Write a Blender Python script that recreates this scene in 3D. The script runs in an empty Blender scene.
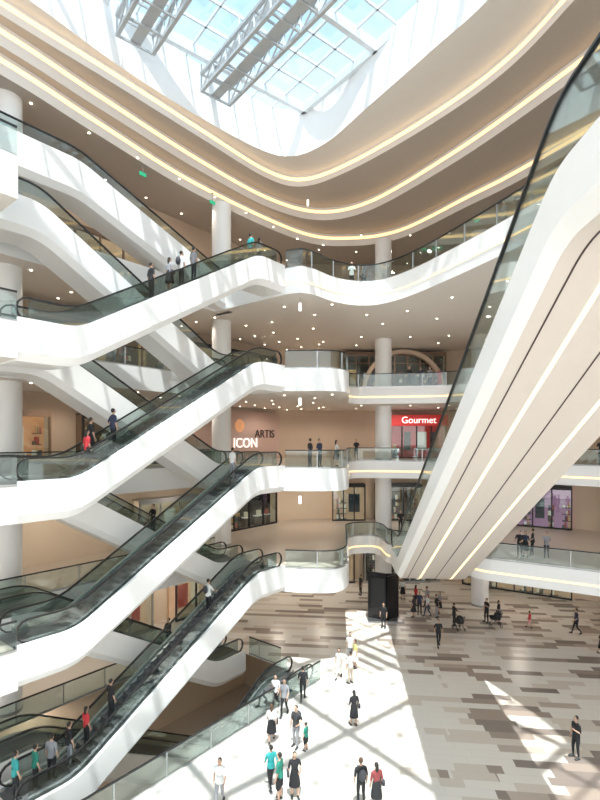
import bpy, bmesh, math, random
from mathutils import Vector, Matrix
from mathutils.geometry import tessellate_polygon
random.seed(7)
S=bpy.context.scene
COL=S.collection
FH=5.8
# ------------------------------------------------------------------ materials
def newmat(name):
    m=bpy.data.materials.new(name); m.use_nodes=True
    return m, m.node_tree, m.node_tree.nodes['Principled BSDF']
def mat(name,col,rough=0.5,metal=0.0,emit=0,ecol=None,var=0.06,scale=3.0,bump=0.0):
    m,nt,b=newmat(name)
    b.inputs['Roughness'].default_value=rough; b.inputs['Metallic'].default_value=metal
    n=nt.nodes.new('ShaderNodeTexNoise'); n.inputs['Scale'].default_value=scale
    tc=nt.nodes.new('ShaderNodeTexCoord'); nt.links.new(tc.outputs['Object'],n.inputs['Vector'])
    mx=nt.nodes.new('ShaderNodeMix'); mx.data_type='RGBA'
    mx.inputs[6].default_value=(*[c*(1-var) for c in col],1); mx.inputs[7].default_value=(*[min(1,c*(1+var)) for c in col],1)
    nt.links.new(n.outputs['Fac'],mx.inputs[0]); nt.links.new(mx.outputs[2],b.inputs['Base Color'])
    if bump:
        bp=nt.nodes.new('ShaderNodeBump'); bp.inputs['Strength'].default_value=bump
        nt.links.new(n.outputs['Fac'],bp.inputs['Height']); nt.links.new(bp.outputs[0],b.inputs['Normal'])
    if emit:
        b.inputs['Emission Color'].default_value=(*(ecol or col),1); b.inputs['Emission Strength'].default_value=emit
    return m
def glassmat(name,tint,gloss=0.12):
    m=bpy.data.materials.new(name); m.use_nodes=True; nt=m.node_tree; nt.nodes.clear()
    o=nt.nodes.new('ShaderNodeOutputMaterial'); t=nt.nodes.new('ShaderNodeBsdfTransparent'); g=nt.nodes.new('ShaderNodeBsdfGlossy')
    t.inputs[0].default_value=(*tint,1); g.inputs['Roughness'].default_value=0.03; g.inputs['Color'].default_value=(.9,.95,.95,1)
    lw=nt.nodes.new('ShaderNodeLayerWeight'); lw.inputs[0].default_value=0.25
    mp=nt.nodes.new('ShaderNodeMapRange'); mp.inputs[3].default_value=gloss*0.5; mp.inputs[4].default_value=min(1,gloss*4)
    nt.links.new(lw.outputs['Fresnel'],mp.inputs[0])
    mx=nt.nodes.new('ShaderNodeMixShader'); nt.links.new(mp.outputs[0],mx.inputs[0]); nt.links.new(t.outputs[0],mx.inputs[1]); nt.links.new(g.outputs[0],mx.inputs[2]); nt.links.new(mx.outputs[0],o.inputs[0])
    return m
M={}
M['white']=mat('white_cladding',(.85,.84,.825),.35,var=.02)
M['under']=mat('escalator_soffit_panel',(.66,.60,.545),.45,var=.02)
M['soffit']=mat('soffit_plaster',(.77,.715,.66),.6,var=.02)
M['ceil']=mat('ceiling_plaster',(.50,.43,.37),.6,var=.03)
M['curb']=mat('skylight_curb_plaster',(.88,.88,.88),.6,var=.01)
M['tan']=mat('tan_wall',(.56,.43,.32),.6,var=.08,scale=.6)
M['beige']=mat('beige_wall',(.74,.61,.47),.6,var=.05,scale=.6)
M['brown']=mat('brown_wall',(.20,.12,.075),.5,var=.2,scale=.8)
M['pink']=mat('pink_wall',(.56,.40,.34),.5,var=.05)
M['dark']=mat('dark_metal',(.03,.03,.032),.35,.4)
M['rubber']=mat('handrail_rubber',(.015,.015,.016),.4)
M['step']=mat('escalator_step',(.15,.15,.155),.4,.4,var=.3,scale=20)
M['steel']=mat('brushed_steel',(.45,.46,.47),.3,.9)
M['frame']=mat('skylight_steel',(.70,.74,.78),.5,.1)
M['truss']=mat('truss_steel',(.48,.50,.52),.5,.3)
M['glass']=glassmat('railing_glass',(.83,.88,.865),.13)
M['glassd']=glassmat('escalator_glass',(.74,.79,.77),.16)
M['skyglass']=glassmat('skylight_glass',(.86,.95,.99),.05)
M['warm']=mat('warm_led',(1,.75,.45),.5,emit=1.5,ecol=(1,.62,.27))
M['warm2']=mat('warm_led_bright',(1,.85,.6),.5,emit=1.25,ecol=(1,.74,.42))
M['lamp']=mat('downlight_lens',(1,.95,.85),.5,emit=7,ecol=(1,.88,.7))
M['green']=mat('exit_sign_green',(.02,.4,.2),.5,emit=.4,ecol=(.05,.7,.35))
M['red']=mat('red_store',(.5,.02,.02),.4,emit=.2,ecol=(.8,.03,.02))
M['black']=mat('black_panel',(.01,.01,.012),.25)
M['signw']=mat('sign_white',(1,1,1),.5,emit=.9,ecol=(1,.98,.95))
M['signd']=mat('sign_dark',(.05,.03,.03),.5)
M['shopglow']=mat('shop_interior',(.42,.28,.18),.6,emit=.3,ecol=(1,.65,.4),var=.6,scale=.7)
M['orange']=mat('orange_display',(.6,.28,.12),.5,emit=.3,ecol=(1,.5,.25),var=.3)
M['blue']=mat('blue_display',(.25,.12,.22),.5,emit=.35,ecol=(.75,.4,.65),var=.5,scale=.7)
M['tile']=mat('gallery_floor_tile',(.58,.50,.42),.3,var=.06,scale=.8)
GOODS=[mat('goods_a',(.7,.62,.5),.6,emit=.3,ecol=(1,.85,.6)),mat('goods_b',(.45,.07,.05),.6,emit=.1,ecol=(1,.1,.08)),mat('goods_c',(.04,.05,.09),.6),mat('goods_d',(.5,.3,.12),.6,emit=.2,ecol=(1,.6,.25)),mat('goods_e',(.75,.75,.72),.5,emit=.3,ecol=(1,.97,.9)),mat('goods_f',(.08,.05,.04),.5)]
def floor_mat():
    m,nt,b=newmat('terrazzo_plank_floor'); N=nt.nodes; L=nt.links
    b.inputs['Roughness'].default_value=.3
    tc=N.new('ShaderNodeTexCoord'); mp=N.new('ShaderNodeMapping'); mp.inputs['Rotation'].default_value=(0,0,math.radians(6))
    L.new(tc.outputs['Object'],mp.inputs[0]); sp=N.new('ShaderNodeSeparateXYZ'); L.new(mp.outputs[0],sp.inputs[0])
    def ma(op,a,bb=None):
        n=N.new('ShaderNodeMath'); n.operation=op
        for i,v in enumerate((a,bb)):
            if v is None: continue
            if isinstance(v,(int,float)): n.inputs[i].default_value=v
            else: L.new(v,n.inputs[i])
        return n.outputs[0]
    RW=.48
    row=ma('FLOOR',ma('DIVIDE',sp.outputs[1],RW))
    wn=N.new('ShaderNodeTexWhiteNoise'); wn.noise_dimensions='1D'; L.new(row,wn.inputs['W'])
    u=ma('ADD',ma('DIVIDE',sp.outputs[0],1.9),ma('MULTIPLY',wn.outputs['Value'],5))
    col=ma('FLOOR',u)
    cb=N.new('ShaderNodeCombineXYZ'); L.new(col,cb.inputs[0]); L.new(row,cb.inputs[1])
    w2=N.new('ShaderNodeTexWhiteNoise'); w2.noise_dimensions='2D'; L.new(cb.outputs[0],w2.inputs['Vector'])
    ns=N.new('ShaderNodeTexNoise'); ns.inputs['Scale'].default_value=.16; ns.inputs['Detail'].default_value=1; L.new(cb.outputs[0],ns.inputs['Vector'])
    s0=N.new('ShaderNodeSeparateXYZ'); L.new(tc.outputs['Object'],s0.inputs[0])
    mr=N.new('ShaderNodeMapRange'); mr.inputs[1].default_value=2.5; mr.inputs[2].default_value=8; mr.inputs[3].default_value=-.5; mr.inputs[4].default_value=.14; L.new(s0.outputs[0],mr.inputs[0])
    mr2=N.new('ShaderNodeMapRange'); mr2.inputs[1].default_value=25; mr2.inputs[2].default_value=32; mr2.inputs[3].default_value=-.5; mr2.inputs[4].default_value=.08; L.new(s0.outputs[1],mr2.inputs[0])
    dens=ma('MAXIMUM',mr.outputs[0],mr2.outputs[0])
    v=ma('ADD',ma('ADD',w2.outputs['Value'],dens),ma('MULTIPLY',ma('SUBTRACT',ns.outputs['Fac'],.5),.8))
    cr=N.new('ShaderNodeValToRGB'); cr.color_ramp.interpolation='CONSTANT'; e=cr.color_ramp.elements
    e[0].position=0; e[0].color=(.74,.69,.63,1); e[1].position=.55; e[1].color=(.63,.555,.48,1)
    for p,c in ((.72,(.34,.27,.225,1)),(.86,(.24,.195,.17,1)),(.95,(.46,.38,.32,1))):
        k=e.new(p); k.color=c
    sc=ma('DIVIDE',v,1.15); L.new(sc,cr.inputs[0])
    fr=ma('FRACT',ma('DIVIDE',sp.outputs[1],RW)); g1=ma('LESS_THAN',fr,.03); g2=ma('LESS_THAN',ma('FRACT',u),.008); g=ma('MAXIMUM',g1,g2)
    mx=N.new('ShaderNodeMix'); mx.data_type='RGBA'; L.new(ma('MULTIPLY',g,.3),mx.inputs[0]); L.new(cr.outputs[0],mx.inputs[6]); mx.inputs[7].default_value=(.4,.35,.3,1)
    L.new(mx.outputs[2],b.inputs['Base Color'])
    return m
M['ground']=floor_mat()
# ------------------------------------------------------------------ helpers
def obj(name,me,parent=None,mats=()):
    o=bpy.data.objects.new(name,me); COL.objects.link(o)
    for m in mats: me.materials.append(m)
    if parent: o.parent=parent
    return o
def empty(name,loc=(0,0,0)):
    o=bpy.data.objects.new(name,None); COL.objects.link(o); o.location=loc; o.empty_display_size=.5; return o
def mk(name,verts,faces,mats,parent=None,mi=None,smooth=False):
    me=bpy.data.meshes.new(name); me.from_pydata([tuple(v) for v in verts],[],faces)
    for m in mats: me.materials.append(m)
    if mi: me.polygons.foreach_set('material_index',mi)
    if smooth:
        me.polygons.foreach_set('use_smooth',[True]*len(me.polygons)); me.set_sharp_from_angle(angle=.6)
    me.update(); o=bpy.data.objects.new(name,me); COL.objects.link(o)
    if parent: o.parent=parent
    return o
class MB:  # mesh builder
    def __init__(s): s.v=[];s.f=[];s.m=[]
    def add(s,vs,fs,mi=0):
        k=len(s.v); s.v+= [tuple(x) for x in vs]; s.f+=[tuple(i+k for i in f) for f in fs]; s.m+=[mi]*len(fs)
    def box(s,c,sz,mi=0,rot=0,ux=None):
        hx,hy,hz=[q/2 for q in sz]; ca,sa=math.cos(rot),math.sin(rot)
        vs=[]
        for x in(-hx,hx):
            for y in(-hy,hy):
                for z in(-hz,hz): vs.append((c[0]+x*ca-y*sa,c[1]+x*sa+y*ca,c[2]+z))
        s.add(vs,[(0,1,3,2),(4,6,7,5),(0,4,5,1),(2,3,7,6),(0,2,6,4),(1,5,7,3)],mi)
    def beam(s,a,b,w,h,mi=0):
        a=Vector(a);b=Vector(b);d=(b-a).normalized(); r=d.cross(Vector((0,0,1)))
        if r.length<1e-3: r=Vector((1,0,0))
        r.normalize(); u=r.cross(d)
        vs=[]
        for p in(a,b):
            for x,z in((-1,-1),(1,-1),(1,1),(-1,1)): vs.append(p+r*(x*w/2)+u*(z*h/2))
        s.add(vs,[(0,3,2,1),(4,5,6,7),(0,1,5,4),(1,2,6,5),(2,3,7,6),(3,0,4,7)],mi)
    def cyl(s,c,r,h,n=24,mi=0,r2=None):
        r2=r if r2 is None else r2
        vs=[(c[0]+r*math.cos(2*math.pi*i/n),c[1]+r*math.sin(2*math.pi*i/n),c[2]) for i in range(n)]+[(c[0]+r2*math.cos(2*math.pi*i/n),c[1]+r2*math.sin(2*math.pi*i/n),c[2]+h) for i in range(n)]
        s.add(vs,[(i,(i+1)%n,n+(i+1)%n,n+i) for i in range(n)]+[tuple(range(n-1,-1,-1)),tuple(range(n,2*n))],mi)
    def out(s,name,mats,parent=None,smooth=False): return mk(name,s.v,s.f,mats,parent,s.m,smooth)
def bk(s,off): return (-9.9+.627*s+.779*off, 17.2+.779*s-.627*off)
def rnd(path,r=1.5,n=6):
    out=[Vector(path[0])]
    for i in range(1,len(path)-1):
        a,b,c=Vector(path[i-1]),Vector(path[i]),Vector(path[i+1])
        d1=min(r,(a-b).length*.45); d2=min(r,(c-b).length*.45)
        p=b+(a-b).normalized()*d1; q=b+(c-b).normalized()*d2
        for k in range(n+1):
            t=k/n; out.append(p*(1-t)**2+b*2*t*(1-t)+q*t*t)
    out.append(Vector(path[-1])); return out
def catmull(P,n=12):
    P=[Vector(p) for p in P]; Q=[P[0]*2-P[1]]+P+[P[-1]*2-P[-2]]; out=[]
    for i in range(1,len(Q)-2):
        a,b,c,d=Q[i-1:i+3]
        for k in range(n):
            t=k/n; out.append(.5*((2*b)+(c-a)*t+(2*a-5*b+4*c-d)*t*t+(3*b-a-3*c+d)*t**3))
    out.append(P[-1]); return out
def resample(P,N):
    P=[Vector(p) for p in P]; L=[0]
    for a,b in zip(P,P[1:]): L.append(L[-1]+(b-a).length)
    out=[];j=0
    for i in range(N):
        t=L[-1]*i/(N-1)
        while j<len(P)-2 and L[j+1]<t: j+=1
        f=(t-L[j])/max(1e-9,L[j+1]-L[j]); out.append(P[j].lerp(P[j+1],min(1,max(0,f))))
    return out
def nrm2(P,i):
    a=P[max(0,i-1)];b=P[min(len(P)-1,i+1)]; d=(Vector(b)-Vector(a)).normalized(); return Vector((-d.y,d.x))
def ribbon(mb,P,z0,z1,th=.03,off=0,mi=0):
    n=len(P); vs=[]
    for i,p in enumerate(P):
        q=nrm2(P,i)
        for o,z in((off-th/2,z0),(off+th/2,z0),(off+th/2,z1),(off-th/2,z1)): vs.append((p[0]+q.x*o,p[1]+q.y*o,z))
    fs=[]
    for i in range(n-1):
        for k in range(4): fs.append((4*i+k,4*i+(k+1)%4,4*i+4+(k+1)%4,4*i+4+k))
    fs+=[(3,2,1,0),tuple(4*(n-1)+k for k in range(4))]
    mb.add(vs,fs,mi)
def railing(name,P,z,parent=None,off=0,posts=True,h=1.1):
    e=parent or empty(name)
    P=[Vector(p) for p in P]
    g=MB(); ribbon(g,P,z+.02,z+h-.06,.025,off); g.out('glass_panels',[M['glass']],e)
    r=MB(); ribbon(r,P,z+h-.07,z+h-.01,.07,off,0); ribbon(r,P,z,z+.08,.06,off,1)
    L=0; 
    for i in range(1,len(P)):
        L+=(P[i]-P[i-1]).length
        if L>1.7:
            L=0; q=nrm2(P,i)*off; r.box((P[i][0]+q.x,P[i][1]+q.y,z+h/2-.02),(.05,.05,h-.06),1)
    r.out('handrail',[M['dark'],M['steel']],e)
    return e
def slab(name,inner,outer,z,th,top='tile',side='white',bot='soffit'):
    poly=[]
    for p in [Vector(p) for p in inner]+[Vector(p) for p in outer]:
        if not poly or (p-poly[-1]).length>.02: poly.append(p)
    n=len(poly); v=[(p.x,p.y,z) for p in poly]+[(p.x,p.y,z-th) for p in poly]
    tris=tessellate_polygon([[Vector((p.x,p.y,0)) for p in poly]])
    fs=[];mi=[]
    for t in tris:
        a,b,c=[poly[i] for i in t]
        if (b-a).x*(c-a).y-(b-a).y*(c-a).x<0: t=(t[0],t[2],t[1])
        fs.append(tuple(t)); mi.append(0); fs.append((t[2]+n,t[1]+n,t[0]+n)); mi.append(2)
    for i in range(n): fs.append((i,(i+1)%n,n+(i+1)%n,n+i)); mi.append(1)
    return mk(name,v,fs,[M[top],M[side],M[bot]],None,mi)
# ------------------------------------------------------------------ escalators
def prof_fn(z0,run,rise,f0,f1,r=1.0):
    def raw(s):
        if s<=f0: return z0
        if s>=f0+run: return z0+rise
        return z0+rise*(s-f0)/run
    k=rise/run
    def f(s):
        for c,sg in((f0,1),(f0+run,-1)):
            if abs(s-c)<r:
                t=(s-c+r)/(2*r)
                if sg==1: return z0+k*(t*t*r)
                return z0+rise-k*((1-t)**2*r)
        return raw(s)
    return f
def escalator(name,P,d,z0,W=2.0,run=10.0,rise=FH,f0=2.2,f1=2.2,lanes=1,strips=(),top=.18,depth=1.35,glass='glassd',rd=.6,gh=.95,inset=.11,seams=(),under='white'):
    e=empty(name); d=Vector(d).normalized(); n=Vector((-d.y,d.x)); P=Vector(P); T=f0+run+f1
    rd=min(rd,f0*.95)
    f=prof_fn(z0,run,rise,f0,f1,rd)
    ss=[0]+[f0-rd+2*rd*i/8 for i in range(9)]+[f0+run-rd+2*rd*i/8 for i in range(9)]+[T]
    h=W/2
    sec=[(-h,top),(-h,-depth+.3),(-h+.25,-depth),(h-.25,-depth),(h,-depth+.3),(h,top),(h-.14,top),(h-.14,-.3),(-h+.14,-.3),(-h+.14,top)]
    c=MB(); m=len(sec); vs=[]
    for s in ss:
        q=P+d*s
        for a,b in sec: vs.append((q.x+n.x*a,q.y+n.y*a,f(s)+b))
    for i in range(len(ss)-1):
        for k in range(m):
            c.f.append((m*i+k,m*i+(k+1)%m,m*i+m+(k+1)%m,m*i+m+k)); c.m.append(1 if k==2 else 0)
    c.v=[tuple(v) for v in vs]
    K_=m*(len(ss)-1)
    for base in(0,K_):
        for q in((0,1,8,9),(1,2,3,4),(1,4,7,8),(4,5,6,7)): c.f.append(tuple(base+i for i in q)); c.m.append(0)
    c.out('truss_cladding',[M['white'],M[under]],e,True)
    def under_strip(aa,hw,mt,nm):
        st=MB()
        for a in aa:
            vs=[]
            for s in ss:
                q=P+d*s
                for w,b in((-hw,-depth-.012),(hw,-depth-.012),(hw,-depth+.01),(-hw,-depth+.01)): vs.append((q.x+n.x*(a+w),q.y+n.y*(a+w),f(s)+b))
            st.add(vs,[(4*i+k,4*i+(k+1)%4,4*i+4+(k+1)%4,4*i+4+k) for i in range(len(ss)-1) for k in range(4)],0)
        st.out(nm,[M[mt]],e)
    if strips: under_strip(strips,.06,'warm2','underside_light')
    if seams: under_strip(seams,.02,'signd','panel_seams')
    stp=MB(); gl=MB(); hr=MB()
    lw=(W-.28)/lanes
    for L in range(lanes):
        a0=-h+.14+L*lw; a1=a0+lw
        x0,x1=a0+.22,a1-.22
        pr=[]; nst=max(4,int(round(run/.36)))
        pr.append((0,0)); pr.append((f0,0))
        for i in range(nst):
            s=f0+run*i/nst; z=rise*i/nst; pr.append((s,z)); pr.append((s,z+rise/nst)); 
        pr.append((f0+run,rise)); pr.append((T,rise))
        vs=[]
        for s,z in pr:
            q=P+d*s
            for a in(x0,x1): vs.append((q.x+n.x*a,q.y+n.y*a,z0+z))
        stp.add(vs,[(2*i,2*i+1,2*i+3,2*i+2) for i in range(len(pr)-1)],0)
        for a,b in((a0,x0),(a1,x1)):
            vs=[]
            for s in ss:
                q=P+d*s
                for aa,zz in((a,.1),(b,.1),(b,-.25)): vs.append((q.x+n.x*aa,q.y+n.y*aa,f(s)+zz))
            fs=[]
            for i in range(len(ss)-1): fs+=[(3*i,3*i+1,3*i+4,3*i+3),(3*i+1,3*i+2,3*i+5,3*i+4)]
            stp.add(vs,fs,1)
        for a in(a0+inset,a1-inset):
            g=[s for s in ss if .5<=s<=T-.5]; g=[.45]+g+[T-.45]
            vs=[]
            for s in g:
                q=P+d*s
                for w,b in((-.012,min(.1,top-.05)),(.012,min(.1,top-.05)),(.012,gh),(-.012,gh)): vs.append((q.x+n.x*(a+w),q.y+n.y*(a+w),f(s)+b))
            gl.add(vs,[(4*i+k,4*i+(k+1)%4,4*i+4+(k+1)%4,4*i+4+k) for i in range(len(g)-1) for k in range(4)]+[(3,2,1,0),tuple(4*(len(g)-1)+k for k in range(4))],0)
            line=[]; rr=(gh+.02-.13)/2
            for k in range(7):
                t=-math.pi/2-math.pi*k/6
                line.append((.45+rr*math.cos(t),f(.45)-z0+.13+rr+rr*math.sin(t)))
            line+=[(s,f(s)-z0+gh+.02) for s in g[1:-1]]
            for k in range(7):
                t=math.pi/2-math.pi*k/6
                line.append((T-.45+rr*math.cos(t),rise+.13+rr+rr*math.sin(t)))
            vs=[]
            for i,(s,z) in enumerate(line):
                A=line[max(0,i-1)];B=line[min(len(line)-1,i+1)]; tx,tz=B[0]-A[0],B[1]-A[1]; l=math.hypot(tx,tz) or 1; nx,nz=-tz/l,tx/l
                for w,b in((-.045,-.03),(.045,-.03),(.045,.03),(-.045,.03)):
                    q=P+d*(s+nx*b); vs.append((q.x+n.x*(a+w),q.y+n.y*(a+w),z0+z+nz*b))
            hr.add(vs,[(4*i+k,4*i+(k+1)%4,4*i+4+(k+1)%4,4*i+4+k) for i in range(len(line)-1) for k in range(4)]+[(3,2,1,0),tuple(4*(len(line)-1)+k for k in range(4))],0)
    stp.out('steps',[M['step'],M['steel']],e); gl.out('balustrade_glass',[M[glass]],e); hr.out('handrails',[M['rubber']],e)
    return f
U=(.627,.779); UN=(-.627,-.779)
for k in range(0,5):
    z=FH*(k-1)
    escalator('escalator',bk(0,-1.0 if k else 1.3),U,z)
    escalator('escalator',bk(14.4,-4.2),UN,z)
escalator('escalator',bk(15.2,-5.95),UN,23.2,W=1.9,run=9.5,rise=3.5,f0=.9,f1=12,depth=1.5,glass='glass',top=.3)
bd=Vector((-.061,-1)).normalized()
c0=Vector((8.37,31.0))-bd*3.2
ZB=FH+12.6
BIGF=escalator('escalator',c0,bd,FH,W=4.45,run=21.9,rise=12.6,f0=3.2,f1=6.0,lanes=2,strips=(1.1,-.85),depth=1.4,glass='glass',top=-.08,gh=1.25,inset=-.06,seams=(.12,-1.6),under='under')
# ------------------------------------------------------------------ slabs
WALL=[bk(-24,-12),bk(28,-12),(14,47),(24,41),(34,27),(42,4)]
WL=rnd(WALL,3)
def leftpart():
    return [bk(-24,-6),bk(-6,-6),bk(-6,0),bk(0,0),bk(0,-6),bk(14.4,-6),bk(14.4,0)]
RIGHT={2:[(1.9,28.0),(2.9,29.2),(3.2,32),(3.6,38),(6.2,38.4),(6.2,34.3),(10.7,34.1),(10.9,31.2),(17,27.5),(25,22),(34,12),(40,2)],
 3:[(1.9,28.2),(2.9,29.2),(3.2,32),(3.8,38.6),(11,37.5),(14,35),(19,31),(25,24),(34,12),(40,2)],
 4:[(1.9,28.2),(2.9,29.2),(3.2,32),(3.8,38.6),(11,37.5),(14,34),(19,27),(25,18),(34,8),(38,2)],
 5:[(.4,27.9),(2.2,30.2),(4.4,31),(6.3,29.2),(8.7,23.8),(10.6,18.5),(13,11),(16,2)]}
TH={2:1.35,3:1.3,4:1.3,5:1.5}
for L in (2,3,4,5):
    z=FH*(L-1)
    left=[Vector(p) for p in leftpart()]
    rpath=rnd([bk(14.4,0)]+RIGHT[L],1.6 if L<5 else 2.6,7)
    inner=left[:-1]+rpath
    slab('gallery_floor',inner,[(42,2)]+[tuple(p) for p in reversed(WL)],z,TH[L])
    sp_=[p for p in rpath if L==5 or p.y>33 or p.x>6]
    mb=MB(); ribbon(mb,sp_,z-TH[L]*.62,z-TH[L]*.62+.09,.03,-.01 ,0)
    mb.out('fascia_light_strip',[M['warm']])
    railing('glass_railing',rpath,z,off=.12)
    railing('glass_railing',resample([bk(-24,-6.1),bk(-6.1,-6.1),bk(-6.1,-.1),bk(0,-.1)],30),z)
    if L<5: railing('glass_railing',resample([bk(.1,-6.1),bk(14.4,-6.1)],12),z)
slab('gallery_floor',[(2.5,3.2),(14,3.2)],[(14,-6),(2.5,-6)],ZB,1.4)
slab('gallery_floor',[(-8,1.0),(12,1.0)],[(12,-6),(-8,-6)],11.6,1.3)
def ground():
    h=[bk(0,2.3),bk(14.4,2.3),bk(14.4,-6),bk(0,-6)]
    o=[(60,-12),(60,70),(-60,70),(-60,-12)]
    v=[(x,y,0) for x,y in h+o]
    fs=[(0,4,5,1),(1,5,6,2),(2,6,7,3),(3,7,4,0)]
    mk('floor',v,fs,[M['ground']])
    b=MB(); a=[bk(-6,3.5),bk(20,3.5),bk(20,-9),bk(-6,-9)]
    vs=[(x,y,-5.8) for x,y in a]+[(x,y,-.02) for x,y in a]
    b.add(vs,[(0,1,2,3)],0); b.add(vs,[(0,4,5,1),(1,5,6,2),(2,6,7,3),(3,7,4,0)],1); b.out('floor_basement',[M['tile'],M['beige']])
    railing('glass_railing',resample([bk(0,-6.1),bk(0,-5.4)],3),0)
    railing('glass_railing',resample([bk(0,2.4),bk(14.6,2.4)],14),0)
    railing('glass_railing',resample([bk(0.1,-6.1),bk(14.4,-6.1)],14),0)
    railing('glass_railing',resample([bk(14.5,-.4),bk(14.5,-3.0)],4),0)
ground()
# ------------------------------------------------------------------ walls per level
names={1:('beige',),2:('beige',),3:('tan',),4:('tan',),5:('tan',)}
wp=resample(WL,90)
for L in range(1,6):
    z0=FH*(L-1); z1=FH*L-1.3 if L<5 else 30
    b=MB(); ribbon(b,wp,z0,z1,.2,.1); b.out('wall_back',[M[names[L][0]]],None,True)
# ------------------------------------------------------------------ columns
def column(x,y,r,z0,z1):
    b=MB(); b.cyl((x,y,z0),r,z1-z0,32); b.cyl((x,y,z0),r+.03,.15,32,1); b.out('round_column',[M['white'],M['steel']],None,True)
segs=[(0,FH-1.35)]+[(FH*i,FH*(i+1)-1.3-(0.2 if i==3 else 0)) for i in(1,2,3)]+[(23.2,30)]
for (x,y) in [bk(2.5,-7.75),bk(16.5,-7.75),(7,41.2),(14.5,39.5),bk(-12,-7.75)]:
    for a,b_ in segs: column(x,y,.68,a,b_)
# ------------------------------------------------------------------ ceiling rings
N=140
p3=resample(catmull([(-28,3.6),(-20,14),(-13.9,22.2),(-11.2,26.7),(-6.9,33.5),(0,41),(4.3,42.2),(8.3,40.6),(12.1,34.9),(14.2,31.5),(19,22),(27,6),(28,2)]),N)
p2=resample(catmull([(-27.6,4),(-19.6,14),(-13.6,21.9),(-10.7,26.3),(-6.5,32.4),(-2.3,37.4),(1.6,39.5),(5.4,37.8),(9.7,31.6),(12.8,25.6),(16,18),(21,4),(21.5,2)]),N)
p1=resample(catmull([(-27,4),(-19,14),(-13.1,21.7),(-10.1,25.4),(-6.0,30.6),(-2.4,35.0),(0.2,36.2),(3.3,34.2),(7.4,29.6),(10.3,25.2),(11.7,20.9),(13.5,13),(15,4),(15.3,2)]),N)
p0=resample(catmull([(-26,4.5),(-18.6,13.8),(-12.9,20.6),(-9.6,25.4),(-6.3,29.4),(-2.6,33.0),(-.4,33.7),(1.8,32.1),(4.0,28.7),(6.6,24.6),(8.7,21.0),(11.0,14),(12.5,4),(12.8,2)]),N)
wo=resample(WL,N)
def flat(mb,A,B,z,mi=0):
    n=len(A); vs=[(p[0],p[1],z) for p in A]+[(p[0],p[1],z) for p in B]
    mb.add(vs,[(i,i+1,n+i+1,n+i) for i in range(n-1)],mi)
def riser(mb,A,z0,z1,mi=0): 
    n=len(A); vs=[(p[0],p[1],z0) for p in A]+[(p[0],p[1],z1) for p in A]
    mb.add(vs,[(i,i+1,n+i+1,n+i) for i in range(n-1)],mi)
ZT=36.0
c=MB()
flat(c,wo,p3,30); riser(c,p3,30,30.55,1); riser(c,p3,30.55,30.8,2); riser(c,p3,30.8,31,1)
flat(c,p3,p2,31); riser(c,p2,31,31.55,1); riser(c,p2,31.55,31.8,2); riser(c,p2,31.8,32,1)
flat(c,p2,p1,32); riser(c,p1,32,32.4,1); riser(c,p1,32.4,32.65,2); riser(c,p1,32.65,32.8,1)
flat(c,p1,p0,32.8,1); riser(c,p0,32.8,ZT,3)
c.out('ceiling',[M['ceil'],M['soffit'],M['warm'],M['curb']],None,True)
# ------------------------------------------------------------------ skylight
sk=empty('skylight'); g=MB(); fr=MB()
a=Vector((.62,-.785)); b_=Vector((.785,.62)); C=Vector((-6,20))
g.add([tuple(C+a*x+b_*y)+(ZT+.12,) for x,y in((-30,-30),(30,-30),(30,30),(-30,30))],[(0,1,2,3)]); g.out('glazing',[M['skyglass']],sk)
for i in range(-17,18):
    w=.1 if i%4 else .3; h=.16 if i%4 else .6
    for p,q in((a,b_),(b_,a)):
        A=C+p*(i*1.65)-q*28; B=C+p*(i*1.65)+q*28
        fr.beam((A.x,A.y,ZT+.1-h/2),(B.x,B.y,ZT+.1-h/2),w,h)
fr.out('mullions',[M['frame']],sk)
def truss(A,B,z,w=1.9,h=1.0):
    t=MB(); A=Vector(A);B=Vector(B); d=(B-A).normalized(); n=Vector((-d.y,d.x)); L=(B-A).length
    for sx in(-1,1):
        for zz in(z,z+h):
            p=A+n*sx*w/2;q=B+n*sx*w/2; t.beam((p.x,p.y,zz),(q.x,q.y,zz),.18,.18)
    k=int(L/1.3)
    for i in range(k+1):
        for sx in(-1,1):
            p=A+d*(L*i/k)+n*sx*w/2; t.beam((p.x,p.y,z),(p.x,p.y,z+h),.09,.09)
            if i<k:
                q=A+d*(L*(i+1)/k)+n*sx*w/2; t.beam((p.x,p.y,z),(q.x,q.y,z+h),.07,.07)
        p=A+d*(L*i/k)-n*w/2;q=A+d*(L*i/k)+n*w/2; t.beam((p.x,p.y,z),(q.x,q.y,z),.1,.1); t.beam((p.x,p.y,z+h),(q.x,q.y,z+h),.1,.1)
    p=A;q=B; t.beam((p.x,p.y,z+.1),(q.x,q.y,z+.1),.55,.05)
    for i in range(0,k+1,3):
        for sx in(-1,1):
            p=A+d*(L*i/k)+n*sx*w/2; t.beam((p.x,p.y,z+h),(p.x,p.y,ZT-.5),.06,.06)
    t.out('maintenance_truss',[M['truss']])
truss((-5.1,29.6),(5.5,16.8),33.9)
truss((-8.6,25.6),(-.5,15.8),33.9)
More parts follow.
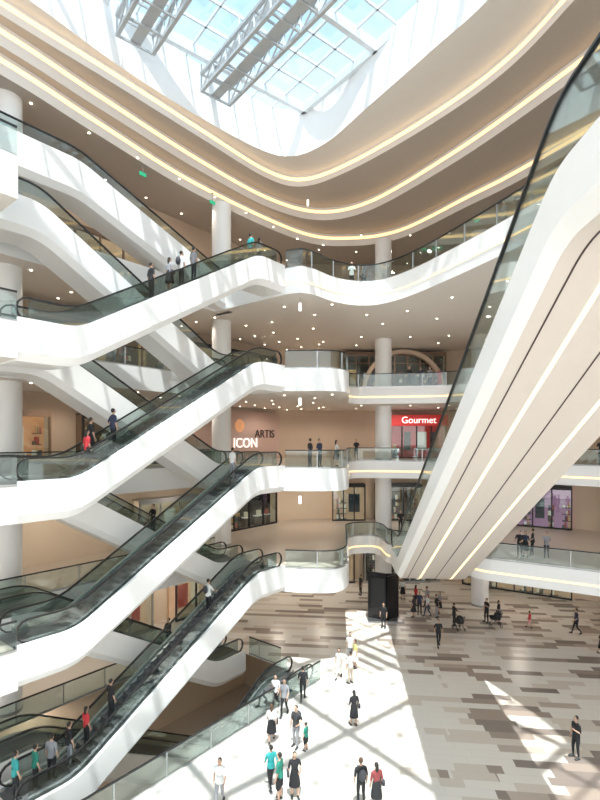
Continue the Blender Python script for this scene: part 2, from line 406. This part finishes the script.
# ------------------------------------------------------------------ downlights
dl=MB(); 
def lamp(x,y,z,p,col=(1,.89,.76),r=.08):
    l=bpy.data.lights.new('downlight','SPOT'); l.energy=p; l.color=col; l.shadow_soft_size=r; l.spot_size=2.75; l.spot_blend=.5
    o=bpy.data.objects.new('downlight',l); COL.objects.link(o); o.location=(x,y,z)
for L in range(1,6):
    zc=(FH*L-1.3-(.05 if L==1 else 0) - (.2 if L==4 else 0)) if L<5 else 30
    for i in range(-7,10):
        for off in(-7.2,-9.2,-11):
            if L==5 and off==-9.2: continue
            x,y=bk(i*3+.5*off%1,off); dl.cyl((x,y,zc-.03),.065,.02,10)
    for (x,y) in [(2,42),(5,43.5),(5,40),(8,43.5),(9,40),(12,42.5),(12,39.5),(15,40),(17,36),(18,39),(21,34),(21,31),(24,30),(1,33),(1,37),(-1,31),(-2,35),(2,30.5)]:
        if L==5 and y<38: continue
        dl.cyl((x,y,zc-.03),.065,.02,10)
    if L==4:
        for (x,y) in [(4.5,33),(7,32),(9,29),(11,26),(6,35.5),(9.5,34),(12,31),(14,27),(12,22),(13,36)]: dl.cyl((x,y,zc-.03),.065,.02,10)
    P=250
    for s in(-12,-3,6,15,24): x,y=bk(s,-9); lamp(x,y,zc-.06,P)
    for (x,y) in((2,43),(9,43),(17,38),(24,31)): lamp(x,y,zc-.06,P)
    if L<5: lamp(0,34,zc-.06,150)
dl.out('downlight_fixtures',[M['lamp']])
x,y=bk(4,-7.5); lamp(x,y,-.6,250); x,y=bk(14,0); lamp(x,y,-.6,200)
# ------------------------------------------------------------------ shopfronts
def shopfront(name,A,B,z,h,inner,frame='dark',n=4,grid=0):
    e=empty(name); A=Vector(A);B=Vector(B); d=(B-A).normalized(); L=(B-A).length; ang=math.atan2(d.y,d.x); nn=Vector((d.y,-d.x)); m=(A+B)/2
    b=MB(); q=m+nn*.12; b.box((q.x,q.y,z+h/2),(L,.12,h),0,ang); b.out('display_backing',[M[inner]],e)
    f=MB(); q=m+nn*.95
    f.box((q.x,q.y,z+h-.15),(L,.16,.3),0,ang); f.box((q.x,q.y,z+.06),(L,.16,.12),0,ang)
    q2=m+nn*.5; f.box((q2.x,q2.y,z+h),(L,1.0,.08),0,ang)
    for i in range(n+1):
        p=A+d*(L*i/n)+nn*.95; f.box((p.x,p.y,z+h/2),(.1,.14,h),0,ang)
    for j in range(grid): f.box((q.x,q.y,z+h*(j+1)/(grid+1)),(L,.08,.06),0,ang)
    f.out('frame',[M[frame]],e)
    lt=MB(); q3=m+nn*.6; lt.box((q3.x,q3.y,z+h-.1),(L-.4,.06,.04),0,ang); lt.out('display_light',[M['lamp']],e)
    k=MB(); t=.4
    while t<L-.5:
        w=random.uniform(.4,1.1); kind=random.random(); p=A+d*(t+w/2)+nn*.5; mi=random.randrange(6)
        if kind<.45:
            H=random.uniform(1.8,2.6)
            for zz in range(4):
                k.box((p.x,p.y,z+.1+H*zz/4),(w,.4,.05),5,ang)
                for _ in range(3):
                    o=random.uniform(-.4,.4)*w; hh=random.uniform(.15,.45); k.box((p.x+d.x*o,p.y+d.y*o,z+.13+H*zz/4+hh/2),(.16,.25,hh),random.randrange(6),ang)
        elif kind<.8:
            k.box((p.x,p.y,z+1.6),(w,.06,1.7),mi,ang)
        else:
            k.box((p.x,p.y,z+.85),(w,.5,.06),4,ang); k.box((p.x,p.y,z+.42),(w*.7,.35,.82),5,ang); k.box((p.x,p.y,z+1.1),(w*.4,.25,.45),mi,ang)
        t+=w+random.uniform(.2,.8)
    if k.f: k.out('merchandise',GOODS,e)
    g=MB(); g.box((q.x,q.y,z+h/2),(L,.02,h),0,ang); g.out('window_glass',[M['glass']],e)
    return e,ang,nn
def sign(txt,loc,ang,size,m='signw',parent=None,ext=.03):
    cu=bpy.data.curves.new('lettering','FONT'); cu.body=txt; cu.size=size; cu.extrude=ext; cu.align_x='CENTER'; cu.align_y='CENTER'
    o=bpy.data.objects.new('sign_lettering',cu); COL.objects.link(o); o.location=loc; o.rotation_euler=(math.pi/2,0,ang); cu.materials.append(M[m])
    if parent: o.parent=parent
    return o
for L,items in {1:[(-4,4,'shopglow','dark'),(6,13,'shopglow','steel'),(15,26,'shopglow','dark')],
                2:[(12,17,'beige','steel'),(19,26,'black','dark')],
                3:[(-10,-2,'shopglow','dark'),(-1,6,'orange','brown'),(8,15,'brown','dark')],
                4:[(-10,-1,'shopglow','brown'),(3,14,'brown','brown'),(17,26,'shopglow','dark')],
                5:[(-12,-2,'brown','dark'),(1,14,'shopglow','brown'),(17,26,'tan','steel')]}.items():
    for s0,s1,inn,fm in items:
        shopfront('shopfront',bk(s0,-11.9),bk(s1,-11.9),FH*(L-1),3.3,inn,fm,max(3,int((s1-s0)/1.6)))
shopfront('shopfront',(-1,46.3),(5,46.5),0,3.4,'shopglow','dark',5)
shopfront('shopfront',(6,46.5),(13,46.8),0,3.4,'black','steel',5)
shopfront('shopfront',(3,46.4),(6,46.5),FH,3.4,'shopglow','dark',3)
shopfront('shopfront',(7,46.5),(13.5,46.8),FH,3.4,'brown','dark',5)
e,ang,nn=shopfront('red_shopfront',(8.0,46.2),(13.5,46.5),2*FH,3.9,'red','dark',4)
b=MB(); b.box((10.9,45.1,2*FH+3.5),(5.4,.3,1.0)); b.out('sign_band',[M['red']],e)
sign('Gourmet',(10.9,44.92,2*FH+3.5),0,.85,parent=e)
e=empty('feature_art_wall'); b=MB()
A=Vector(bk(16,-11.6));B=Vector(bk(27,-11.6)); mm=(A+B)/2; ang=math.atan2(.779,.627)
b.box((mm.x,mm.y,2*FH+2.1),(11,.15,4.1),0,ang); b.out('art_panel',[M['pink']],e)
for t,s,zz,sz in(('ICON',22.6,1.4,1.15),('ARTIS',25.0,2.2,1.0)):
    x,y=bk(s,-11.45); sign(t,(x,y,2*FH+zz),ang,sz,'signd' if t!='ICON' else 'signw',e,.02)
b=MB(); x,y=bk(21.9,-11.47); r=.55
b.add([(x+.627*r*math.cos(t*pi_/14),y+.779*r*math.cos(t*pi_/14),2*FH+2.9+r*math.sin(t*pi_/14)) for pi_ in (math.pi,) for t in range(28)],[tuple(range(28))],0)
b.out('graphic_disc',[M['orange']],e)
e,ang,nn=shopfront('arched_shopfront',(4,46.2),(13.5,46.5),3*FH,4.0,'black','brown',8,3)
ar=MB(); R=3.6; cx,cz=9.5,3*FH+.4
for i in range(24):
    t0=math.pi*i/24;t1=math.pi*(i+1)/24
    ar.beam((cx+R*math.cos(t0),45.0,cz+R*math.sin(t0)),(cx+R*math.cos(t1),45.0,cz+R*math.sin(t1)),.5,.35)
ar.out('arch_surround',[M['tan']],e)
shopfront('shopfront',(0,46.3),(12,46.6),4*FH,4.2,'brown','dark',8)
for (A,B,L,inn) in [((15.5,46.0),(23,41.4),2,'blue'),((25,39.8),(33,28.6),2,'blue'),((15.5,46.0),(23,41.4),3,'shopglow'),((25,39.8),(33,28.6),3,'orange'),((15.5,46.0),(23,41.4),1,'shopglow'),((25,39.8),(33,28.6),1,'shopglow'),((15.5,46),(23,41.4),5,'tan'),((25,39.8),(33,28.6),5,'shopglow')]:
    shopfront('shopfront',A,B,FH*(L-1),3.6,inn,'dark',6)
def exitsign(x,y,z,rot=0):
    e=empty('exit_sign'); b=MB(); b.box((x,y,z),(.45,.08,.2),0,rot); b.out('lit_panel',[M['green']],e)
    b=MB(); b.beam((x,y,z+.1),(x,y,z+.6),.03,.03); b.box((x,y,z+.6),(.2,.1,.02)); b.out('hanger',[M['steel']],e)
exitsign(13,36,29.4,-.9); x,y=bk(10,-7.6); exitsign(x,y,29.4,.9); x,y=bk(15,-7); exitsign(x,y,29.4,.9)
for x,y,z in((0,28.9,FH*2-1.3),(0,29.0,FH*3-1.3),(0,29.0,FH*4-1.5),(.6,37.5,32)):
    b=MB(); b.beam((x,y,z),(x,y,z-.35),.02,.02,1); b.cyl((x,y,z-.8),.09,.45,16,0); b.out('pendant_lamp',[M['signw'],M['steel']],None,True)
b=MB(); x,y=bk(3,-11.8); b.box((x,y,FH+1.9),(2.4,.06,2.6),0,math.atan2(.779,.627)); b.out('wall_poster',[M['soffit']])
e=empty('advertising_kiosk',(6.2,36.2,0)); b=MB()
def pan(mb,x0,y0,x1,y1,z0,z1,t,mi=0):
    mb.box(((x0+x1)/2,(y0+y1)/2,(z0+z1)/2),(math.hypot(x1-x0,y1-y0),t,z1-z0),mi,math.atan2(y1-y0,x1-x0))
pan(b,-1.1,.3,.1,-.4,.1,3.5,.18); pan(b,.1,-.4,1.1,.4,.1,3.3,.18); pan(b,-1.1,.3,1.1,.4,.1,3.3,.15); b.box((0,0,.06),(2.5,1.4,.12),1)
pan(b,-.95,.12,-.05,-.42,1.0,3.1,.04,2)
b.out('panels',[M['black'],M['steel'],M['dark']],e)
# ------------------------------------------------------------------ people
PM={}
def pm(c,r=.7):
    k=tuple(c)
    if k not in PM: PM[k]=mat('cloth',c,r,var=.08,scale=8)
    return PM[k]
SK=mat('skin',(.56,.35,.25),.5,var=.04,scale=8); SHOE=mat('shoes',(.05,.05,.05),.5)
def joints(pose):
    J={'pel':(0,0,.93,.135,.105),'sp':(0,0,1.1,.12,.095),'ch':(0,0,1.31,.155,.11),'nk':(0,0,1.45,.055,.055),'hb':(0,.012,1.55,.052,.055)}
    for s,n in((1,'L'),(-1,'R')):
        J['sh'+n]=(s*.175,0,1.385,.062,.062); J['el'+n]=(s*.225,-.02,1.12,.045,.045); J['wr'+n]=(s*.235,.05,.88,.03,.03)
        J['pa'+n]=(s*.235,.07,.81,.036,.02)
        J['hp'+n]=(s*.09,0,.87,.095,.1); J['kn'+n]=(s*.10,.02,.49,.062,.062); J['an'+n]=(s*.105,-.02,.09,.04,.042); J['to'+n]=(s*.12,.13,.04,.042,.035)
    def st(k,x,y,z): J[k]=(x,y,z)+J[k][3:]
    if pose=='walk':
        st('knL',.09,.15,.50);st('anL',.09,.24,.10);st('toL',.1,.39,.07)
        st('knR',-.09,.0,.48);st('anR',-.09,-.27,.17);st('toR',-.1,-.16,.05)
        st('elL',.22,-.12,1.14);st('wrL',.22,-.08,.90);st('paL',.22,-.06,.82)
        st('elR',-.22,.04,1.12);st('wrR',-.2,.22,.95);st('paR',-.19,.28,.90)
    if pose=='phone':
        st('elR',-.22,.0,1.12);st('wrR',-.12,.22,1.25);st('paR',-.08,.27,1.31)
        st('knL',.12,.05,.49);st('anL',.14,.02,.09);st('toL',.17,.17,.04)
    if pose=='rail':
        for s,n in((1,'L'),(-1,'R')): st('el'+n,s*.22,.12,1.16);st('wr'+n,s*.17,.33,1.08);st('pa'+n,s*.17,.4,1.08)
    if pose=='bag':
        st('elR',-.25,-.08,1.15);st('wrR',-.2,.12,1.0);st('paR',-.17,.18,1.0); st('knR',-.11,.07,.49); st('anR',-.12,.1,.09); st('toR',-.14,.25,.04)
    return J
BON=[('pel','sp',1),('sp','ch',1),('ch','nk',1),('nk','hb',0)]
for n in 'LR': BON+=[('ch','sh'+n,1),('sh'+n,'el'+n,1),('el'+n,'wr'+n,0),('wr'+n,'pa'+n,0),('pel','hp'+n,2),('hp'+n,'kn'+n,2),('kn'+n,'an'+n,2),('an'+n,'to'+n,4)]
TPL={}
def sphere(mb,c,r,mi,nu=12,nv=8,cond=None):
    vs=[(c[0],c[1],c[2]+r[2])]
    for j in range(1,nv):
        t=math.pi*j/nv
        for i in range(nu):
            p=2*math.pi*i/nu; vs.append((c[0]+r[0]*math.sin(t)*math.cos(p),c[1]+r[1]*math.sin(t)*math.sin(p),c[2]+r[2]*math.cos(t)))
    vs.append((c[0],c[1],c[2]-r[2])); fs=[(0,1+i,1+(i+1)%nu) for i in range(nu)]
    for j in range(nv-2):
        for i in range(nu): fs.append((1+j*nu+i,1+(j+1)*nu+i,1+(j+1)*nu+(i+1)%nu,1+j*nu+(i+1)%nu))
    L=len(vs)-1; k=1+(nv-2)*nu
    fs+=[(L,k+(i+1)%nu,k+i) for i in range(nu)]
    mb.add(vs,fs,mi)
def template(pose,kind):
    key=(pose,kind)
    if key in TPL: return TPL[key]
    J=joints(pose); names_=list(J); idx={n:i for i,n in enumerate(names_)}
    me=bpy.data.meshes.new('sk'); me.from_pydata([J[n][:3] for n in names_],[(idx[a],idx[b]) for a,b,_ in BON],[])
    o=bpy.data.objects.new('sk',me); COL.objects.link(o)
    md=o.modifiers.new('s','SKIN'); 
    for i,n in enumerate(names_):
        sv=me.skin_vertices[0].data[i]; sv.radius=(J[n][3],J[n][4]); sv.use_root=(n=='pel')
    md.use_smooth_shade=True
    ss=o.modifiers.new('u','SUBSURF'); ss.levels=1; ss.render_levels=1
    bpy.context.view_layer.update(); dg=bpy.context.evaluated_depsgraph_get(); ev=o.evaluated_get(dg); m2=bpy.data.meshes.new_from_object(ev)
    mb=MB(); vs=[tuple(v.co) for v in m2.vertices]
    for p in m2.polygons:
        cc=p.center; best=9;bm_=0
        for a,b,mi in BON:
            A=Vector(J[a][:3]);B=Vector(J[b][:3]); t=max(0,min(1,(cc-A).dot(B-A)/(B-A).length_squared)); dd=(cc-(A+(B-A)*t)).length-(J[a][3]*(1-t)+J[b][3]*t)
            if dd<best: best=dd;bm_=mi
        if bm_==2 and kind in('dress','shorts') and cc.z<.45: bm_=0
        p.material_index=bm_
    mb.v=vs; mb.f=[tuple(p.vertices) for p in m2.polygons]; mb.m=[p.material_index for p in m2.polygons]
    bpy.data.objects.remove(o)
    sphere(mb,(0,.02,1.615),(.072,.088,.112),0)
    sphere(mb,(0,-.008,1.64),(.082,.09,.1),3)
    if kind=='dress' or kind=='long': sphere(mb,(0,-.05,1.53),(.075,.05,.15),3)
    mb.add([(-.014,.1,1.60),(.014,.1,1.60),(0,.128,1.60),(0,.1,1.64)],[(0,1,2),(0,2,3),(1,3,2)],0)
    for s in(-1,1):
        sphere(mb,(s*.03,.1,1.635),(.012,.008,.008),4,6,4); sphere(mb,(s*.074,.02,1.615),(.01,.02,.03),0,6,4)
    mb.box((0,.1,1.565),(.045,.012,.008),4)
    for n in'LR':
        w=Vector(J['wr'+n][:3]);p=Vector(J['pa'+n][:3]); d=(p-w).normalized(); sd=Vector((0,1,0)) if abs(d.z)>.6 else Vector((1,0,0)); sd=(sd-d*sd.dot(d)).normalized(); pn=d.cross(sd)
        if n=='L': pn=-pn
        for k in range(4):
            L_=(.055,.065,.06,.045)[k]; a0=p+sd*((k-1.5)*-.018)+d*.02; a1=a0+d*L_*.6; a2=a1+(d*.8+pn*.6)*L_*.5
            mb.beam(a0,a1,.016,.016,0); mb.beam(a1,a2,.014,.014,0)
        t0=w+(p-w)*.6+sd*.025; t1=t0+(d+sd*.8)*.035; mb.beam(t0,t1,.018,.018,0); mb.beam(t1,t1+d*.025,.015,.015,0)
        a=Vector(J['an'+n][:3]);t=Vector(J['to'+n][:3]); mb.beam((a.x,a.y-.04,max(.02,a.z-.06)),(t.x,t.y+.04,max(.02,t.z-.02)),.085,.045,4)
    if kind=='dress':
        nn=16; rings=[(1.08,.13,.105),(.95,.165,.14),(.72,.2,.18),(.46,.235,.22)]; vs=[]
        for z,a,b in rings:
            for i in range(nn): t=2*math.pi*i/nn; f=1+.05*math.sin(4*t); vs.append((a*f*math.cos(t),b*f*math.sin(t),z))
        mb.add(vs,[(nn*j+i,nn*(j+1)+i,nn*(j+1)+(i+1)%nn,nn*j+(i+1)%nn) for j in range(3) for i in range(nn)],2)
    if kind=='shirt' or kind=='pack' or kind=='shorts':
        nn=16; rings=[(1.12,.145,.118),(.98,.155,.13),(.86,.16,.135)]; vs=[]
        for z,a,b in rings:
            for i in range(nn): t=2*math.pi*i/nn; vs.append((a*math.cos(t),b*math.sin(t),z))
        mb.add(vs,[(nn*j+i,nn*(j+1)+i,nn*(j+1)+(i+1)%nn,nn*j+(i+1)%nn) for j in range(2) for i in range(nn)],1)
    if kind=='shorts':
        for s in(-1,1):
            nn=10; vs=[]
            for z,a in((.88,.11),(.5,.1)):
                for i in range(nn): t=2*math.pi*i/nn; vs.append((s*.1+a*math.cos(t),.01+a*math.sin(t),z))
            mb.add(vs,[(i,nn+i,nn+(i+1)%nn,(i+1)%nn) for i in range(nn)],2)
    if kind=='pack':
        sphere(mb,(0,-.19,1.22),(.15,.1,.21),5,10,8)
        for s in(-1,1): mb.beam((s*.1,.125,1.15),(s*.1,.09,1.42),.035,.02,5)
    if kind=='dress':
        mb.box((.26,.02,.95),(.09,.24,.2),5); mb.beam((.24,.02,1.05),(.16,0,1.44),.02,.02,5)
    TPL[key]=mb; return mb
HAIR=[mat('hair',(.02,.015,.012),.5),mat('hair_brown',(.09,.045,.025),.5)]
def person(name,x,y,z,rot,pose='stand',kind='shirt',top=(.8,.8,.8),bot=(.03,.03,.05),h=1.7,hair=0,bag=(.05,.05,.06)):
    t=template(pose,kind)
    me=bpy.data.meshes.new(name); me.from_pydata(t.v,[],t.f)
    for m in(SK,pm(top),pm(bot),HAIR[hair],SHOE,pm(bag)): me.materials.append(m)
    me.polygons.foreach_set('material_index',t.m); me.polygons.foreach_set('use_smooth',[True]*len(t.f))
    o=bpy.data.objects.new(name,me); COL.objects.link(o); s=h/1.73; o.scale=(s,s,s); o.location=(x,y,z); o.rotation_euler=(0,0,rot)
    return o
W_=(.75,.75,.73);K=(.015,.015,.018);G=(.02,.22,.16);T=(.03,.33,.33);N_=(.03,.04,.08);Rd=(.6,.04,.05);Pk=(.7,.35,.35);Gy=(.3,.3,.32);Be=(.6,.5,.4)
pi=math.pi
ppl=[('man',.15,24.9,'walk','shirt',K,K,0),('woman',2.17,27.3,'walk','long',W_,W_,2.8),('man',2.75,26.7,'stand','shirt',W_,Be,.6),('woman',3.2,28.5,'stand','dress',(.75,.7,.3),W_,2),('man',3.0,29.3,'walk','shirt',W_,Gy,3),
('woman',2.5,22.7,'bag','dress',K,K,.3),('man',-.17,21.2,'bag','pack',(.05,.05,.05),Gy,2.6),('child',.25,20.9,'stand','shorts',G,K,1),('woman',-1.25,21.5,'walk','dress',W_,K,0),
('woman',-1.1,18.6,'walk','shirt',T,K,.4),('man',-.75,18.0,'stand','shorts',G,K,1.2),('woman',-.2,18.2,'bag','dress',K,K,3.3),('man',-2.9,17.7,'walk','shirt',W_,Gy,3.1),
('man',2.2,17.7,'stand','pack',K,K,.2),('woman',2.75,17.6,'stand','dress',(.25,.05,.05),K,.3),('man',11.5,20.4,'phone','shirt',K,K,1.8),('man',8.9,31.5,'walk','shirt',K,K,3.1),
('woman',8.5,36.7,'stand','dress',K,K,1),('man',9.1,37.3,'stand','shirt',N_,K,3),('woman',9.6,36.9,'walk','long',W_,N_,2),('man',10.2,36.6,'stand','shirt',K,Gy,4),('woman',10.7,37.6,'bag','dress',Gy,K,2),
('man',5.9,34.6,'stand','shirt',K,K,2.7),('woman',11.0,35.0,'rail','shirt',K,K,-1.4),('man',13.6,35.7,'phone','shirt',K,K,2),('woman',14.4,35.5,'stand','dress',K,Gy,4),
('child',16.2,34.6,'walk','shorts',Rd,Pk,1),('man',18.9,33.5,'walk','shirt',N_,K,1.4),('woman',18.6,30.2,'walk','dress',K,K,4),('man',-.75,23.6,'walk','shirt',Gy,K,2.9),('woman',-1.2,24.2,'walk','long',W_,K,2.9),
('man',5.2,42,'stand','shirt',K,K,2),('woman',8.6,41,'stand','dress',W_,K,3),('man',10.0,38.6,'walk','shirt',Gy,K,1),('woman',9.3,39.3,'stand','long',Rd,K,5)]
for i,(nm,x,y,po,ki,tp,bt,r) in enumerate(ppl):
    person(nm,x,y,0,r,po,ki,tp,bt,{'man':1.76,'woman':1.66,'child':1.2}[nm],i%5==3)
ER=math.atan2(.779,.627)-pi/2
def rider(k,s,off=-1.0,**kw):
    f=prof_fn(FH*(k-1),10,FH,2.2,2.2); n=int((s-2.2)/(10/28)); 
    x,y=bk(s,off); z=f(s)+.02
    if 2.2<s<12.2: z=FH*(k-1)+FH*(n+1)/28
    nm=kw.pop('nm','man'); person(nm,x,y,z,ER+kw.pop('r',0),h={'man':1.76,'woman':1.66,'child':1.2}[nm],**kw)
rider(1,9.5,kind='pack',top=W_,bot=K,pose='rail'); rider(2,11.2,kind='shirt',top=W_,bot=Gy,nm='woman'); rider(3,3.3,off=-1.2,kind='shirt',top=K,bot=K); rider(3,4.2,kind='shirt',top=N_,bot=K,pose='bag')
rider(3,2.9,off=-.75,kind='long',top=Rd,bot=K,nm='woman')
rider(4,6.1,kind='shirt',top=K,bot=K);rider(4,7.1,kind='dress',top=Gy,bot=K,nm='woman');rider(4,7.8,kind='pack',top=W_,bot=K);rider(4,8.4,off=-.8,kind='shirt',top=Gy,bot=N_,nm='woman');rider(4,8.8,off=-1.3,kind='shirt',top=K,bot=K)
rider(4,12.6,kind='shirt',top=T,bot=K);rider(4,13.3,kind='long',top=W_,bot=K,nm='woman')
rider(1,4.1,kind='shirt',top=K,bot=K);rider(1,3.0,kind='long',top=Rd,bot=K,nm='woman');rider(1,2.3,kind='shirt',top=K,bot=Gy);rider(1,1.6,kind='shirt',top=Gy,bot=K,r=.5);rider(1,1.0,kind='shirt',top=G,bot=K,nm='woman');rider(1,.3,kind='shirt',top=T,bot=K)
for k,s in((1,9.2),(1,8.4),(1,5),(1,4.0),(2,6)):
    x,y=bk(14.4-s,-4.2); n=int((s-2.2)/(10/28)); person('man',x,y,FH*(k-1)+FH*(n+1)/28,ER+pi,'rail','shirt',K if s>4 else W_,K,1.74)
for nm,x,y,L,po,ki,tp,bt,r in [('man',.6,29.5,3,'stand','shirt',K,K,1),('man',1.2,30.1,3,'stand','shirt',N_,K,4),('woman',2.3,31,3,'rail','dress',W_,K,-1.5),
 ('man',8.7,39,4,'rail','shirt',K,K,pi),('woman',9.6,39,4,'rail','shirt',N_,K,pi),('man',10.4,39.2,4,'phone','shirt',Gy,K,2),('woman',11.2,39.4,4,'stand','dress',Rd,Rd,3),
 ('man',3.4,32.2,5,'rail','shirt',W_,K,pi),('woman',4.2,32.4,5,'stand','dress',Gy,K,2),('man',10.2,22.8,5,'rail','shirt',K,K,2),('woman',9.9,23.8,5,'rail','shirt',Gy,K,2),
 ('man',13.9,31,2,'rail','shirt',K,K,2.4),('woman',14.4,31.3,2,'stand','dress',N_,K,2.4),('man',15.0,31.6,2,'bag','shirt',K,K,1),('woman',15.6,31.0,2,'rail','shirt',Gy,K,2.6),('man',18.4,29.5,2,'rail','shirt',Rd,K,2.6),('woman',19,29.6,2,'stand','dress',Gy,K,2),
 ('man',4.6,40,3,'rail','shirt',K,K,pi),('man',8.2,40,2,'rail','shirt',K,K,pi),('woman',9.0,39.8,2,'stand','dress',K,K,2),('man',20.4,33.2,3,'rail','shirt',K,K,2.5)]:
    person(nm,x,y,FH*(L-1),r,po,ki,tp,bt,1.76 if nm=='man' else 1.66)
def stroller(x,y,rot):
    e=empty('baby_stroller',(x,y,0)); e.rotation_euler=(0,0,rot); b=MB()
    b.add([(-.22,-.3,.5),(.22,-.3,.5),(.22,.35,.55),(-.22,.35,.55),(-.25,-.35,.75),(.25,-.35,.75),(.25,.4,.7),(-.25,.4,.7)],[(3,2,1,0),(0,1,5,4),(1,2,6,5),(2,3,7,6),(3,0,4,7)],0)
    sphere(b,(0,-.18,.78),(.26,.28,.28),0,12,8)
    for s in(-1,1):
        b.beam((s*.25,.35,.1),(s*.25,-.45,1.02),.03,.03,1); b.beam((s*.25,-.35,.1),(s*.25,.2,.6),.03,.03,1)
        for yy in(-.35,.35):
            for i in range(12):
                t=2*pi*i/12;u=2*pi*(i+1)/12; b.beam((s*.27,yy+.09*math.cos(t),.1+.09*math.sin(t)),(s*.27,yy+.09*math.cos(u),.1+.09*math.sin(u)),.04,.03,1)
    b.beam((-.25,-.45,1.02),(.25,-.45,1.02),.035,.035,1); b.out('frame_and_seat',[M['dark'],M['rubber']],e)
stroller(11.1,34.3,.2); stroller(13.9,34.9,1.4)
# ------------------------------------------------------------------ light
sun=bpy.data.lights.new('sun','SUN'); sun.energy=7.5; sun.angle=.009; sun.color=(1,.97,.92)
so=bpy.data.objects.new('sun',sun); COL.objects.link(so); so.rotation_euler=Vector((.0,.35,-1)).to_track_quat('-Z','Y').to_euler()
w=bpy.data.worlds.new('sky'); S.world=w; w.use_nodes=True; nt=w.node_tree; bg=nt.nodes['Background']
tc=nt.nodes.new('ShaderNodeTexCoord'); sp=nt.nodes.new('ShaderNodeSeparateXYZ'); cr=nt.nodes.new('ShaderNodeValToRGB')
nt.links.new(tc.outputs['Generated'],sp.inputs[0]); nt.links.new(sp.outputs[2],cr.inputs[0]); nt.links.new(cr.outputs[0],bg.inputs[0])
e=cr.color_ramp.elements; e[0].position=.0; e[0].color=(.95,.94,.92,1); e[1].position=.75; e[1].color=(.27,.47,.60,1)
k=e.new(.35); k.color=(.74,.83,.9,1)
bg.inputs[1].default_value=2.0
# ------------------------------------------------------------------ camera
cam=bpy.data.cameras.new('camera'); co=bpy.data.objects.new('camera',cam); COL.objects.link(co)
co.location=(0,0,13.2); co.rotation_euler=(pi/2,0,0); cam.sensor_width=36; cam.lens=36*490/800; cam.shift_y=41/800; cam.clip_end=300
S.camera=co
S.view_settings.view_transform='Standard'; S.view_settings.look='None'; S.view_settings.exposure=.08
